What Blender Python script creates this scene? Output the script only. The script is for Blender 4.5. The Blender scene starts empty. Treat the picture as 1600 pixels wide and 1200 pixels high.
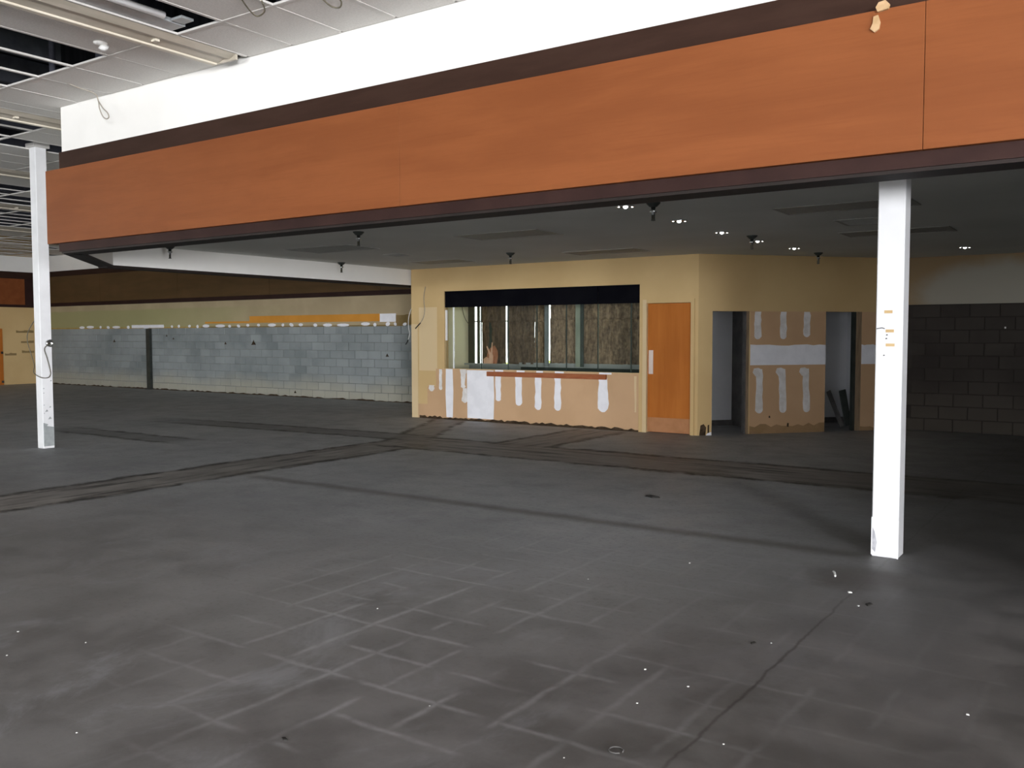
import bpy, bmesh, math, random
from mathutils import Vector, Matrix
random.seed(7)
S = bpy.context.scene
COL = S.collection
# ------------------------------------------------------------------ camera, sky, light, exposure
cam = bpy.data.cameras.new('camera')
co = bpy.data.objects.new('camera', cam); COL.objects.link(co)
F, YAW, PITCH, ROLL = 1411.275, .599962, -.0541742, -.0016045
cam.sensor_fit = 'HORIZONTAL'; cam.sensor_width = 36.0; cam.lens = F/1600*36.0
cam.clip_start = .05; cam.clip_end = 300
fwd = Vector((-math.sin(YAW)*math.cos(PITCH), math.cos(YAW)*math.cos(PITCH), math.sin(PITCH)))
r0 = Vector((math.cos(YAW), math.sin(YAW), 0)); u0 = r0.cross(fwd)
rt = math.cos(ROLL)*r0+math.sin(ROLL)*u0; up = -math.sin(ROLL)*r0+math.cos(ROLL)*u0
mw = Matrix((rt, up, -fwd)).transposed().to_4x4(); mw.translation = Vector((0, 0, 1.5))
co.matrix_world = mw
S.camera = co
vs = S.view_settings
vs.view_transform = 'Standard'; vs.look = 'None'; vs.gamma = 1; vs.use_curve_mapping = False
vs.exposure = 0.0
S.cycles.use_denoising = True
S.cycles.max_bounces = 10; S.cycles.diffuse_bounces = 6; S.cycles.sample_clamp_indirect = 6
w = bpy.data.worlds.new('overcast_sky'); S.world = w; w.use_nodes = True
w.node_tree.nodes['Background'].inputs[0].default_value = (.93, .97, 1, 1)
w.node_tree.nodes['Background'].inputs[1].default_value = 3.5


def window_light(name, loc, rot, sx, sy, power, col=(.98, .99, 1.02)):
    l = bpy.data.lights.new(name, 'AREA'); l.shape = 'RECTANGLE'; l.size = sx; l.size_y = sy
    l.energy = power; l.color = col
    o = bpy.data.objects.new(name, l); COL.objects.link(o); o.location = loc; o.rotation_euler = rot
    return o


PI = math.pi
# daylight through the right shop window; the other three lamps are added fill
window_light('daylight_right_window', (12.9, -11.6, 1.75), (0, PI/2, 0), 2.9, 4.5, 6300)
window_light('fill_side_window', (12.9, -1.0, 1.75), (0, PI/2, 0), 2.9, 5.0, 1500)  # added fill from an unseen side window, brightening column and return
window_light('fill_front_window', (-4.0, -13.9, 1.65), (PI/2, 0, 0), 9.8, 2.6, 950)  # added fill from an unseen front window
window_light('fill_left_window', (-28.4, -5.0, 1.6), (0, -PI/2, 0), 2.6, 8.0, 800, (.93, 1.0, .98))  # added greenish fill for the far end, its window unseen

# ------------------------------------------------------------------ node helpers


class NT:
    def __init__(self, name):
        self.m = bpy.data.materials.new(name); self.m.use_nodes = True
        self.t = self.m.node_tree; self.b = self.t.nodes['Principled BSDF']
        self._pos = None

    def link(self, v, sock):
        if isinstance(v, (int, float)): sock.default_value = v
        elif isinstance(v, tuple): sock.default_value = v if len(v) == len(sock.default_value) else (*v, 1)
        else: self.t.links.new(v, sock)

    def M(self, op, a, b=0.0, c=0.0, clamp=False):
        n = self.t.nodes.new('ShaderNodeMath'); n.operation = op; n.use_clamp = clamp
        for i, v in enumerate((a, b, c)): self.link(v, n.inputs[i])
        return n.outputs[0]

    def pos(self):
        if self._pos is None: self._pos = self.t.nodes.new('ShaderNodeNewGeometry').outputs['Position']
        return self._pos

    def xyz(self, v=None):
        n = self.t.nodes.new('ShaderNodeSeparateXYZ'); self.link(v if v is not None else self.pos(), n.inputs[0]); return n.outputs

    def noise(self, scale, detail=3, rough=.55, stretch=None, vec=None, dist=0):
        v = vec if vec is not None else self.pos()
        if stretch:
            mp = self.t.nodes.new('ShaderNodeMapping'); mp.inputs['Scale'].default_value = stretch
            self.link(v, mp.inputs[0]); v = mp.outputs[0]
        n = self.t.nodes.new('ShaderNodeTexNoise'); n.inputs['Scale'].default_value = scale
        n.inputs['Detail'].default_value = detail; n.inputs['Roughness'].default_value = rough
        n.inputs['Distortion'].default_value = dist
        self.link(v, n.inputs['Vector']); return n.outputs[0]

    def step(self, v, lo, hi, a=0.0, b=1.0):
        n = self.t.nodes.new('ShaderNodeMapRange'); n.interpolation_type = 'SMOOTHSTEP'; n.clamp = True
        for i, x in enumerate((v, lo, hi, a, b)): self.link(x, n.inputs[i])
        return n.outputs[0]

    def mix(self, f, a, b):
        n = self.t.nodes.new('ShaderNodeMix'); n.data_type = 'RGBA'; n.clamp_factor = True
        self.link(f, n.inputs[0]); self.link(a, n.inputs[6]); self.link(b, n.inputs[7]); return n.outputs[2]

    def bump(self, h, strength=.3, dist=.01):
        n = self.t.nodes.new('ShaderNodeBump'); n.inputs['Strength'].default_value = strength
        n.inputs['Distance'].default_value = dist; self.link(h, n.inputs['Height'])
        self.t.links.new(n.outputs[0], self.b.inputs['Normal'])

    def out(self, col, rough=.8, spec=.3, metal=0):
        self.link(col, self.b.inputs['Base Color']); self.link(rough, self.b.inputs['Roughness'])
        self.b.inputs['Specular IOR Level'].default_value = spec; self.b.inputs['Metallic'].default_value = metal
        return self.m


def c3(*c): return (*c, 1)


def simple(name, a, b, scale=4, rough=.8, spec=.3, metal=0, stretch=None, bump=.1, bscale=40, lo=.35, hi=.65):
    n = NT(name); f = n.step(n.noise(scale, 4, stretch=stretch), lo, hi)
    if bump: n.bump(n.noise(bscale, 2), bump, .004)
    return n.out(n.mix(f, c3(*a), c3(*b)), rough, spec, metal)


MAT = {}
MAT['white_paint'] = simple('white_painted_drywall', (.80, .785, .75), (.83, .815, .78), 1.5, .75, .2)
MAT['column'] = simple('white_column_enamel', (.73, .73, .74), (.79, .79, .80), 3, .55, .4, bump=.03)
MAT['column_grey'] = simple('bare_grey_plaster', (.27, .29, .29), (.34, .36, .36), 8, .8)
MAT['dark_band'] = simple('dark_brown_laminate', (.030, .0145, .0095), (.037, .0185, .0125), 2, .7, .1, stretch=(1, 1, 6))
MAT['trim'] = simple('dark_brown_trim', (.026, .012, .010), (.034, .016, .013), 3, .65, .12)
MAT['edge'] = simple('trim_underside', (.012, .008, .006), (.018, .011, .009), 3, .7)
MAT['cream'] = simple('cream_painted_drywall', (.55, .385, .182), (.60, .43, .21), .8, .75, .25)
MAT['cream_light'] = simple('pale_cream_paint', (.625, .48, .28), (.67, .525, .315), .8, .7, .25)
MAT['cream_green'] = simple('greenish_cream_paint', (.46, .42, .22), (.51, .46, .26), .6, .75, .25)
MAT['partition'] = simple('grey_partition_paint', (.20, .20, .20), (.25, .25, .25), 1, .85, .1)
MAT['cream_pale'] = simple('pale_greenish_cream_paint', (.74, .70, .50), (.79, .75, .55), .8, .7)
MAT['board'] = simple('brown_drywall_paper', (.52, .335, .19), (.57, .37, .215), 1.2, .85, .2)
MAT['board_torn'] = simple('torn_drywall_paper', (.28, .18, .09), (.33, .21, .11), 5, .9, .1)
MAT['mud'] = simple('white_joint_compound', (.82, .82, .86), (.88, .88, .92), 6, .8, .2)
MAT['mud_dim'] = simple('thin_joint_compound', (.68, .65, .62), (.80, .78, .77), 9, .8, .2)
MAT['orange_board'] = simple('orange_glue_board', (.58, .25, .03), (.64, .28, .04), 2, .7)
MAT['ochre'] = simple('ochre_glue_edge', (.38, .24, .04), (.46, .30, .08), 9, .8)
MAT['brown_patch'] = simple('brown_bare_board', (.20, .14, .05), (.26, .18, .08), 3, .85)
MAT['ledge'] = simple('stained_wood_ledge', (.27, .075, .025), (.34, .11, .04), 5, .55, .3, stretch=(1, 8, 8))
MAT['crud'] = simple('dark_glue_residue', (.03, .02, .012), (.075, .05, .03), 12, .95, .1, bump=.6)
MAT['mortar'] = simple('mortar_joint', (.19, .20, .195), (.26, .27, .265), 2, .95, .1)
MAT['mortar_dark'] = simple('dark_mortar_joint', (.040, .034, .030), (.052, .045, .040), 2, .95, .1)
MAT['ceiling_low'] = simple('grey_white_ceiling_paint', (.55, .56, .53), (.60, .61, .58), .7, .85, .15)
MAT['tile'] = simple('acoustic_tile_face', (.68, .66, .63), (.74, .72, .69), 60, .95, .05, bump=.4, bscale=120)
MAT['bar'] = simple('ceiling_grid_enamel', (.58, .56, .53), (.64, .62, .59), 5, .5, .3, bump=0)
MAT['deck'] = simple('dark_roof_deck', (.018, .019, .022), (.03, .031, .036), 2, .9, .1, stretch=(6, 1, 1))
MAT['steel_dark'] = simple('dark_steel', (.02, .025, .022), (.035, .04, .036), 6, .5, .4)
MAT['joist'] = simple('dusty_blue_grey_steel', (.075, .078, .10), (.11, .115, .145), 6, .6, .3)
MAT['fixture'] = simple('cream_fixture_enamel', (.66, .60, .49), (.72, .66, .55), 4, .4, .4, bump=0)
MAT['fixture_body'] = simple('brownish_fixture_enamel', (.40, .36, .29), (.47, .42, .35), 3, .4, .4, bump=0, stretch=(6, 1, 1))
MAT['galv'] = simple('galvanised_sheet', (.42, .45, .46), (.52, .55, .56), 8, .4, .5, .3, bump=0)
MAT['tube'] = simple('dead_fluorescent_tube', (.78, .79, .80), (.82, .83, .84), 3, .3, .4, bump=0)
MAT['diffuser'] = simple('dull_prismatic_lens', (.24, .24, .22), (.29, .29, .27), 40, .5, .3, bump=.3, bscale=90)
MAT['vent'] = simple('grey_vent_enamel', (.36, .36, .34), (.42, .42, .40), 5, .5, .3, bump=0)
MAT['chrome'] = simple('polished_chrome', (.75, .76, .77), (.85, .86, .87), 3, .12, .6, 1, bump=0)
MAT['brass'] = simple('tarnished_brass', (.09, .075, .05), (.14, .12, .08), 9, .35, .5, .9, bump=0)
MAT['black'] = simple('black_paint', (.003, .003, .005), (.005, .005, .007), 3, .8, .03, bump=0)
MAT['black_tape'] = simple('black_tape', (.012, .012, .012), (.02, .02, .02), 9, .6)
MAT['wire'] = simple('grey_cable_sheath', (.30, .27, .22), (.36, .33, .28), 9, .6)
MAT['wire_white'] = simple('white_cable_sheath', (.6, .6, .57), (.68, .68, .65), 9, .5)
MAT['wire_dark'] = simple('dirty_cable', (.09, .08, .055), (.13, .115, .08), 9, .6)
MAT['plate_pink'] = simple('pale_push_plate', (.66, .56, .50), (.72, .62, .56), 3, .5)
MAT['kick'] = simple('scuffed_kick_panel', (.36, .16, .065), (.42, .195, .085), 4, .6)
MAT['sill'] = simple('grey_green_painted_steel', (.25, .28, .275), (.30, .33, .325), 4, .5, .3)
MAT['mullion'] = simple('blue_grey_aluminium', (.13, .165, .17), (.17, .205, .21), 4, .45, .4)
MAT['mullion_green'] = simple('pale_green_aluminium', (.22, .27, .21), (.28, .33, .26), 4, .45, .4)
MAT['mullion_dark'] = simple('dark_green_aluminium', (.015, .03, .024), (.025, .045, .036), 4, .45, .4)
MAT['rust_paper'] = simple('rust_orange_paper', (.33, .13, .06), (.45, .21, .12), 9, .85, bump=.5)
MAT['rust_light'] = simple('pale_orange_paper', (.60, .36, .24), (.68, .44, .31), 9, .85)
MAT['inner_white'] = simple('inner_white_drywall', (.78, .79, .82), (.84, .85, .88), 1.3, .8)
MAT['grass'] = simple('sunny_lawn', (.38, .50, .06), (.50, .60, .12), 1.2, .95, .05)
MAT['glue'] = simple('dried_cream_glue', (.42, .27, .13), (.50, .33, .18), 20, .6)
MAT['chip_white'] = simple('white_paint_flake', (.58, .58, .56), (.64, .64, .62), 9, .8)
MAT['chip_dark'] = simple('dark_leaf_scrap', (.012, .011, .01), (.02, .018, .015), 9, .8)
MAT['stud'] = simple('raw_pine_stud', (.20, .14, .085), (.27, .19, .12), 6, .8, stretch=(6, 6, .6))
MAT['grey_wood'] = simple('dusty_grey_plank', (.075, .072, .07), (.11, .105, .10), 6, .8)
MAT['stain_tape'] = simple('tan_tape_mark', (.52, .36, .17), (.60, .43, .22), 6, .8)
MAT['scuff'] = simple('grey_scuff', (.33, .33, .36), (.50, .50, .53), 14, .8)
MAT['mark_dark'] = simple('black_pen_mark', (.03, .03, .03), (.05, .05, .05), 9, .8)


def wood_mat(name, a, b, cdark, vertical=False, rough=.58):
    n = NT(name)
    st = (7, 7, .6) if vertical else (.7, 5, 5)
    st2 = (40, 40, 1.2) if vertical else (1.2, 40, 40)
    g = n.noise(1.0, 5, .6, st, dist=.4); fine = n.noise(2.0, 3, .6, st2)
    big = n.noise(.9, 3)
    f = n.step(g, .3, .7)
    col = n.mix(f, c3(*a), c3(*b))
    col = n.mix(n.step(fine, .45, .8, 0, .22), col, c3(*cdark))
    col = n.mix(n.step(big, .45, .75, 0, .35), col, c3(*cdark))
    n.bump(fine, .05, .003)
    return n.out(col, rough, .12)


MAT['wood'] = wood_mat('orange_wood_veneer', (.176, .054, .0165), (.21, .067, .021), (.138, .039, .0105))
MAT['wood_far'] = wood_mat('shaded_wood_veneer', (.088, .052, .020), (.11, .063, .026), (.062, .038, .016))  # darker copy of the wood, with the back fascia's shade in its colour
MAT['door'] = wood_mat('orange_door_veneer', (.40, .125, .020), (.46, .155, .028), (.29, .085, .014), True, .5)


def block_mat(name, a, b, stain, zlo, zhi):
    n = NT(name)
    oi = n.t.nodes.new('ShaderNodeObjectInfo').outputs['Random']
    f = n.M('MULTIPLY_ADD', n.step(n.noise(1.1, 4), .3, .7), .55, n.M('MULTIPLY', oi, .45))
    col = n.mix(f, c3(*a), c3(*b))
    z = n.xyz()[2]; zz = n.M('ADD', z, n.M('MULTIPLY', n.noise(.8, 3), .5))
    col = n.mix(n.step(zz, zlo, zhi, .75, 0), col, c3(*stain))
    n.bump(n.noise(70, 3), .35, .006)
    return n.out(col, .85, .25)


MAT['block'] = block_mat('painted_concrete_block', (.185, .21, .215), (.32, .35, .355), (.42, .40, .32), .35, .85)
MAT['block_dark'] = block_mat('dark_concrete_block', (.034, .028, .025), (.062, .053, .046), (.082, .070, .057), .3, 1.2)  # darker colours than the back wall's blocks

# cream wall over the dark block, with a pale cleaned patch
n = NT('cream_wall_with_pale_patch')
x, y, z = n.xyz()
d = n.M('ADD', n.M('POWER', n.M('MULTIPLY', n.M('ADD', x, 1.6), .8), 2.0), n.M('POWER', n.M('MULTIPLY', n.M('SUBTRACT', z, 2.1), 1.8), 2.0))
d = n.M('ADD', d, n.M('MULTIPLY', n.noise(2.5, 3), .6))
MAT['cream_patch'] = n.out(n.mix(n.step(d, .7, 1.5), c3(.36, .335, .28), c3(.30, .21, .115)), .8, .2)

# old wall board over the blocks: green outside light painted in as olive, fading into tan
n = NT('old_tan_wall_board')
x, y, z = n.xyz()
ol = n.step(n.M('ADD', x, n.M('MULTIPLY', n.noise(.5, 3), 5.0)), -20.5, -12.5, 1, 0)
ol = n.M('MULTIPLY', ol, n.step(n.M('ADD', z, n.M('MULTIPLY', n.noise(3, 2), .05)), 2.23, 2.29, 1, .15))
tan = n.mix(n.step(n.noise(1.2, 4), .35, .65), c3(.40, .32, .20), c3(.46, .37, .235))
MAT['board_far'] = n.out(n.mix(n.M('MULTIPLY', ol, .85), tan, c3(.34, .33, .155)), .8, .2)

# brown crumpled masking paper, a little daylight shows through
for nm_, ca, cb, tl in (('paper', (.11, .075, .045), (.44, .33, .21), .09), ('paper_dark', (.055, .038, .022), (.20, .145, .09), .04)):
    n = NT('crumpled_brown_'+nm_)
    fo = n.noise(2.0, 5, .68, (7, 7, 1.8), dist=.7)
    f = n.M('MULTIPLY_ADD', n.step(fo, .35, .7), .6, n.M('MULTIPLY', n.step(n.noise(16, 4, .65), .35, .7), .4))
    col = n.mix(f, c3(*ca), c3(*cb))
    n.bump(n.M('ADD', fo, n.M('MULTIPLY', n.noise(14, 4, .6), .4)), .9, .05)
    n.out(col, .8, .2)
    tr = n.t.nodes.new('ShaderNodeBsdfTranslucent'); n.link(col, tr.inputs[0])
    mx = n.t.nodes.new('ShaderNodeMixShader'); mx.inputs[0].default_value = tl
    o_ = n.t.nodes['Material Output']
    n.t.links.new(n.b.outputs[0], mx.inputs[1]); n.t.links.new(tr.outputs[0], mx.inputs[2]); n.t.links.new(mx.outputs[0], o_.inputs[0])
    MAT[nm_] = n.m

# clear window glass (thin)
n = NT('clear_window_glass')
n.b.inputs['Roughness'].default_value = .02
tb = n.t.nodes.new('ShaderNodeBsdfTransparent'); tb.inputs[0].default_value = (.97, .98, .96, 1)
gl = n.t.nodes.new('ShaderNodeBsdfGlossy'); gl.inputs['Roughness'].default_value = .03
fr = n.t.nodes.new('ShaderNodeFresnel'); fr.inputs[0].default_value = 1.45
ml = n.M('MULTIPLY', fr.outputs[0], .35)
mx = n.t.nodes.new('ShaderNodeMixShader'); n.link(ml, mx.inputs[0])
n.t.links.new(tb.outputs[0], mx.inputs[1]); n.t.links.new(gl.outputs[0], mx.inputs[2])
n.t.links.new(mx.outputs[0], n.t.nodes['Material Output'].inputs[0])
MAT['glass'] = n.m

# small halogen bulb that is switched on
n = NT('lit_halogen_bulb')
n.b.inputs['Emission Color'].default_value = (1, .97, .92, 1); n.b.inputs['Emission Strength'].default_value = 6
MAT['bulb'] = n.m

# ---------------- bare concrete floor: old tile glue grid, saw-cut trenches, stains
n = NT('bare_concrete_floor')
x, y, z = n.xyz()
big = n.noise(.55, 4, .55); mid = n.noise(2.6, 5, .6); fine = n.noise(26, 4, .65); st = n.noise(1.4, 4, .6, (.35, 1.2, 1))
base = n.mix(n.step(big, .3, .7), c3(.31, .325, .34), c3(.385, .395, .405))
base = n.mix(n.step(mid, .48, .72, 0, .45), base, c3(.25, .25, .25))
base = n.mix(n.step(st, .5, .75, 0, .40), base, c3(.42, .425, .435))
base = n.mix(n.step(fine, .48, .75, 0, .55), base, c3(.18, .178, .176))
base = n.mix(n.step(n.noise(75, 2, .7), .58, .78, 0, .5), base, c3(.11, .107, .104))
base = n.mix(n.step(n.noise(7, 5, .7, (.5, 1.6, 1)), .52, .72, 0, .5), base, c3(.42, .425, .435))
# warm darker zone close to the camera
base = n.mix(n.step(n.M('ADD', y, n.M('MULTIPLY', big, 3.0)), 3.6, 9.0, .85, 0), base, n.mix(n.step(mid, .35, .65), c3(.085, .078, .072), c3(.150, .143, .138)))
# pale scuffed clouds
cl = n.M('MULTIPLY', n.step(n.noise(1.3, 6, .72, (1, .6, 1), dist=.8), .50, .70), .62)
base = n.mix(cl, base, c3(.27, .275, .29))
# tile-glue lines on a 0.305 m grid
jit = n.M('MULTIPLY', n.M('SUBTRACT', n.noise(5, 3), .5), .05)


def gridline(v, off, wdt):
    fr_ = n.M('FRACT', n.M('DIVIDE', n.M('ADD', n.M('ADD', v, jit), off), .305))
    return n.step(n.M('ABSOLUTE', n.M('SUBTRACT', fr_, .5)), 0.0, wdt, 1, 0)


gx = n.M('MULTIPLY', gridline(x, 2.29+.1525, .09), n.step(n.noise(1.9, 2, .5, (-1, -1, 1)), .40, .54))
gy = n.M('MULTIPLY', gridline(y, .10, .085), n.step(n.noise(2.3, 2, .5, vec=n.t.nodes.new('ShaderNodeTexCoord').outputs['Object']), .42, .56))
zone = n.M('ADD', n.M('POWER', n.M('MULTIPLY', n.M('ADD', x, 2.0), .40), 2.0), n.M('POWER', n.M('MULTIPLY', n.M('SUBTRACT', y, 4.2), .38), 2.0))
zone = n.step(zone, .25, 1.25, 1, 0)
grid = n.M('MULTIPLY', n.M('MULTIPLY', n.M('MAXIMUM', gx, gy), zone), n.step(n.noise(14, 3), .25, .6, .35, .95))
base = n.mix(n.M('MULTIPLY', grid, .62), base, c3(.36, .36, .37))
# saw-cut and patched trenches: brown fill and black broken edges
wob = n.M('ADD', n.M('MULTIPLY', n.M('SUBTRACT', n.noise(2.2, 6, .65), .5), .30), n.M('MULTIPLY', n.M('SUBTRACT', n.noise(11, 4, .7), .5), .10))
brk = n.step(n.noise(3.2, 3, .6), .36, .58, .25, 1)


def trench(col, dist, lim, inside, amt=1.0, edge=.085):
    """dist: signed distance to the strip edge (negative inside); lim: 0..1 along-strip fade"""
    dd = n.M('ADD', dist, wob)
    fill = n.M('MULTIPLY', n.step(dd, -.02, .06, .85*amt, 0), lim)
    col = n.mix(fill, col, inside)
    e = n.M('MULTIPLY', n.M('MULTIPLY', n.step(n.M('ABSOLUTE', dd), .0, edge, 1, 0), brk), lim)
    return n.mix(n.M('MULTIPLY', e, .98*amt), col, c3(.016, .013, .011))


FILL0 = n.mix(n.step(mid, .35, .65), c3(.17, .155, .142), c3(.30, .28, .26))
FILLY = n.mix(n.step(n.noise(1.6, 5, .7, (5, .45, 1), dist=.3), .50, .64), FILL0, c3(.035, .03, .026))
FILL = n.mix(n.step(n.noise(1.6, 5, .7, (.45, 5, 1), dist=.3), .50, .64), FILL0, c3(.035, .03, .026))
dx = n.M('SUBTRACT', n.M('ABSOLUTE', n.M('ADD', x, 8.32)), .42)
base = trench(base, dx, n.step(y, 9.6, 10.0, 1, 0), FILLY, 1.0, .12)
# branch from the junction towards the service counter
dgl = n.M('MULTIPLY', n.M('ADD', n.M('ADD', x, 8.4), n.M('MULTIPLY', n.M('SUBTRACT', y, 9.6), .52)), .88)
base = trench(base, n.M('SUBTRACT', n.M('ABSOLUTE', dgl), .28), n.M('MULTIPLY', n.step(y, 9.4, 9.9), n.step(y, 12.4, 12.7, 1, 0)), FILLY, .9, .10)
dy = n.M('SUBTRACT', n.M('ABSOLUTE', n.M('SUBTRACT', y, 9.66)), .56)
base = trench(base, dy, n.step(x, -8.8, -8.2), FILL, 1.0, .12)
dy2 = n.M('SUBTRACT', n.M('ABSOLUTE', n.M('SUBTRACT', y, n.M('MULTIPLY_ADD', x, .06, 10.6))), .30)
base = trench(base, dy2, n.M('MULTIPLY', n.step(x, -15, -12.6), n.step(x, -8.8, -8.2, 1, 0)), c3(.14, .142, .142), .85, .11)
dy3 = n.M('SUBTRACT', n.M('ABSOLUTE', n.M('SUBTRACT', y, 7.9)), .25)
base = trench(base, dy3, n.M('MULTIPLY', n.step(x, -15, -13), n.step(x, -11.6, -10.6, 1, 0)), c3(.15, .153, .153), .8, .11)
dx3 = n.M('SUBTRACT', n.M('ABSOLUTE', n.M('ADD', x, 6.82)), .42)
base = trench(base, dx3, n.M('MULTIPLY', n.step(y, 9.9, 10.3), n.step(y, 12.2, 12.6, 1, 0)), FILLY, .95, .11)
# slab joint between the columns, crack towards the camera, stain by the column foot
j = n.M('ABSOLUTE', n.M('ADD', n.M('SUBTRACT', y, 6.34), n.M('MULTIPLY', wob, .5)))
j = n.M('MULTIPLY', n.step(j, 0, .16, 1, 0), n.M('MULTIPLY', n.step(x, -8, -7.4), n.step(x, -1.6, -1.2, 1, 0)))
base = n.mix(n.M('MULTIPLY', j, .62), base, c3(.10, .092, .085))
cr = n.M('ABSOLUTE', n.M('ADD', n.M('ADD', x, 1.29), n.M('MULTIPLY', wob, .22)))
cr = n.M('MULTIPLY', n.step(cr, 0, .014, 1, 0), n.step(y, 4.6, 5.8, 1, .25))
base = n.mix(n.M('MULTIPLY', cr, .85), base, c3(.022, .02, .018))
sp = n.M('ADD', n.M('POWER', n.M('ADD', x, 1.32), 2.0), n.M('POWER', n.M('MULTIPLY', n.M('SUBTRACT', y, 5.75), 1.0), 2.0))
base = n.mix(n.step(n.M('ADD', sp, n.M('MULTIPLY', wob, .5)), .0, .16, .7, 0), base, c3(.075, .062, .052))
base = n.mix(n.step(n.M('ADD', x, n.M('MULTIPLY', n.M('SUBTRACT', big, .5), 2)), -3.6, -.4, 0, .85), base, n.mix(n.step(mid, .35, .7), c3(.050, .045, .041), c3(.088, .081, .076)))  # floor tone gets darker towards the right
n.bump(n.M('ADD', n.M('MULTIPLY', mid, .5), n.M('MULTIPLY', fine, .3)), .22, .012)
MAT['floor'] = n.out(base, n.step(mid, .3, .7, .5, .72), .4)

# ------------------------------------------------------------------ mesh helpers
IDF = (Vector((0, 0, 0)), Vector((1, 0, 0)), Vector((0, 1, 0)))       # origin, along, away


def P(fr, s, t, z): return fr[0]+fr[1]*s+fr[2]*t+Vector((0, 0, z))


def link(name, me, mat, parent=None, kind=None, origin=None):
    o = bpy.data.objects.new(name, me); COL.objects.link(o)
    if mat is not None and not me.materials: me.materials.append(MAT[mat] if isinstance(mat, str) else mat)
    if parent is not None: o.parent = parent
    if kind: o['kind'] = kind
    if origin is not None: o.location = origin
    return o


def ploc(parent):
    v = Vector((0, 0, 0))
    while parent is not None: v += parent.location; parent = parent.parent
    return v


def bm_box(bm, s0, s1, t0, t1, z0, z1, fr=IDF, off=Vector((0, 0, 0))):
    vs_ = [bm.verts.new(P(fr, s, t, z)-off) for z in (z0, z1) for (s, t) in ((s0, t0), (s1, t0), (s1, t1), (s0, t1))]
    for f in ((3, 2, 1, 0), (4, 5, 6, 7), (0, 1, 5, 4), (1, 2, 6, 5), (2, 3, 7, 6), (3, 0, 4, 7)):
        bm.faces.new([vs_[i] for i in f])


def finish(bm, name, mat, parent, kind, off, bevel=0, smooth=False):
    if bevel:
        bmesh.ops.bevel(bm, geom=list(bm.edges), offset=bevel, segments=1, affect='EDGES')
    bmesh.ops.recalc_face_normals(bm, faces=bm.faces)
    me = bpy.data.meshes.new(name); bm.to_mesh(me); bm.free()
    if smooth:
        for p in me.polygons: p.use_smooth = True
    return link(name, me, mat, parent, kind)


def box(name, s0, s1, t0, t1, z0, z1, mat, parent=None, kind=None, fr=IDF, bevel=0):
    """one box as one object; vertices in world coordinates less the parent's place"""
    bm = bmesh.new(); off = ploc(parent)
    bm_box(bm, s0, s1, t0, t1, z0, z1, fr, off)
    return finish(bm, name, mat, parent, kind, off, bevel)


def boxes(name, lst, mat, parent=None, kind=None, fr=IDF):
    bm = bmesh.new(); off = ploc(parent)
    for b in lst: bm_box(bm, *b, fr, off)
    return finish(bm, name, mat, parent, kind, off)


def plate(name, pts, t, thick, mat, parent=None, kind=None, fr=IDF):
    """flat outline (s, z) lying on a wall face at depth t, raised by thick towards the viewer"""
    bm = bmesh.new(); off = ploc(parent)
    a = [bm.verts.new(P(fr, s, t, z)-off) for s, z in pts]
    b = [bm.verts.new(P(fr, s, t-thick, z)-off) for s, z in pts]
    bm.faces.new(a); bm.faces.new(b[::-1])
    for i in range(len(pts)):
        j = (i+1) % len(pts); bm.faces.new((a[i], a[j], b[j], b[i]))
    return finish(bm, name, mat, parent, kind, off)


def rect(s0, s1, z0, z1): return [(s0, z0), (s1, z0), (s1, z1), (s0, z1)]


def ragged(s0, s1, z0, z1, n, amp, side='top', rnd=random):
    """strip with one ragged edge"""
    e = []
    for i in range(n+1):
        s = s0+(s1-s0)*i/n
        e.append((s, (z1 if side == 'top' else z0)+rnd.uniform(-amp, amp)))
    if side == 'top': return [(s0, z0), (s1, z0)]+e[::-1]
    return e+[(s1, z1), (s0, z1)]


def stroke(sc, wd, ztop, zbot, blob=0.0, lean=0.0, n=7, headw=1.0):
    """trowel stroke of joint compound: straight top, rounded lower end, slightly wavy sides"""
    L, R_ = [], []
    for i in range(n):
        f = i/(n-1); z_ = ztop+(zbot+wd*.4-ztop)*f; ww = wd*(headw+(1-headw)*f)*random.uniform(.88, 1.1)*(1+blob*f)
        c = sc+lean*f+random.uniform(-.006, .006)
        L.append((c-ww/2, z_)); R_.append((c+ww/2, z_))
    c = sc+lean; tail = [(c-wd*.38, zbot+wd*.15), (c-wd*.1, zbot), (c+wd*.2, zbot+wd*.02), (c+wd*.42, zbot+wd*.2)]
    return L+tail+R_[::-1]


def tube(name, pts, r, mat, parent=None, kind=None, sub=5, seg=6):
    pts = [Vector(p) for p in pts]; q = []
    for i in range(len(pts)-1):
        p0, p1, p2, p3 = pts[max(i-1, 0)], pts[i], pts[i+1], pts[min(i+2, len(pts)-1)]
        for k in range(sub):
            t = k/sub
            q.append(.5*((2*p1)+(p2-p0)*t+(2*p0-5*p1+4*p2-p3)*t*t+(3*p1-p0-3*p2+p3)*t**3))
    q.append(pts[-1]); bm = bmesh.new(); off = ploc(parent); rings = []
    ref = Vector((.31, .83, .47))
    for i, p in enumerate(q):
        d_ = (q[min(i+1, len(q)-1)]-q[max(i-1, 0)]).normalized()
        a = d_.cross(ref).normalized(); b = d_.cross(a)
        rings.append([bm.verts.new(p-off+(a*math.cos(2*PI*k/seg)+b*math.sin(2*PI*k/seg))*r) for k in range(seg)])
    for i in range(len(rings)-1):
        for k in range(seg):
            bm.faces.new((rings[i][k], rings[i][(k+1) % seg], rings[i+1][(k+1) % seg], rings[i+1][k]))
    bm.faces.new(rings[0][::-1]); bm.faces.new(rings[-1])
    return finish(bm, name, mat, parent, kind, off, smooth=True)


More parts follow.
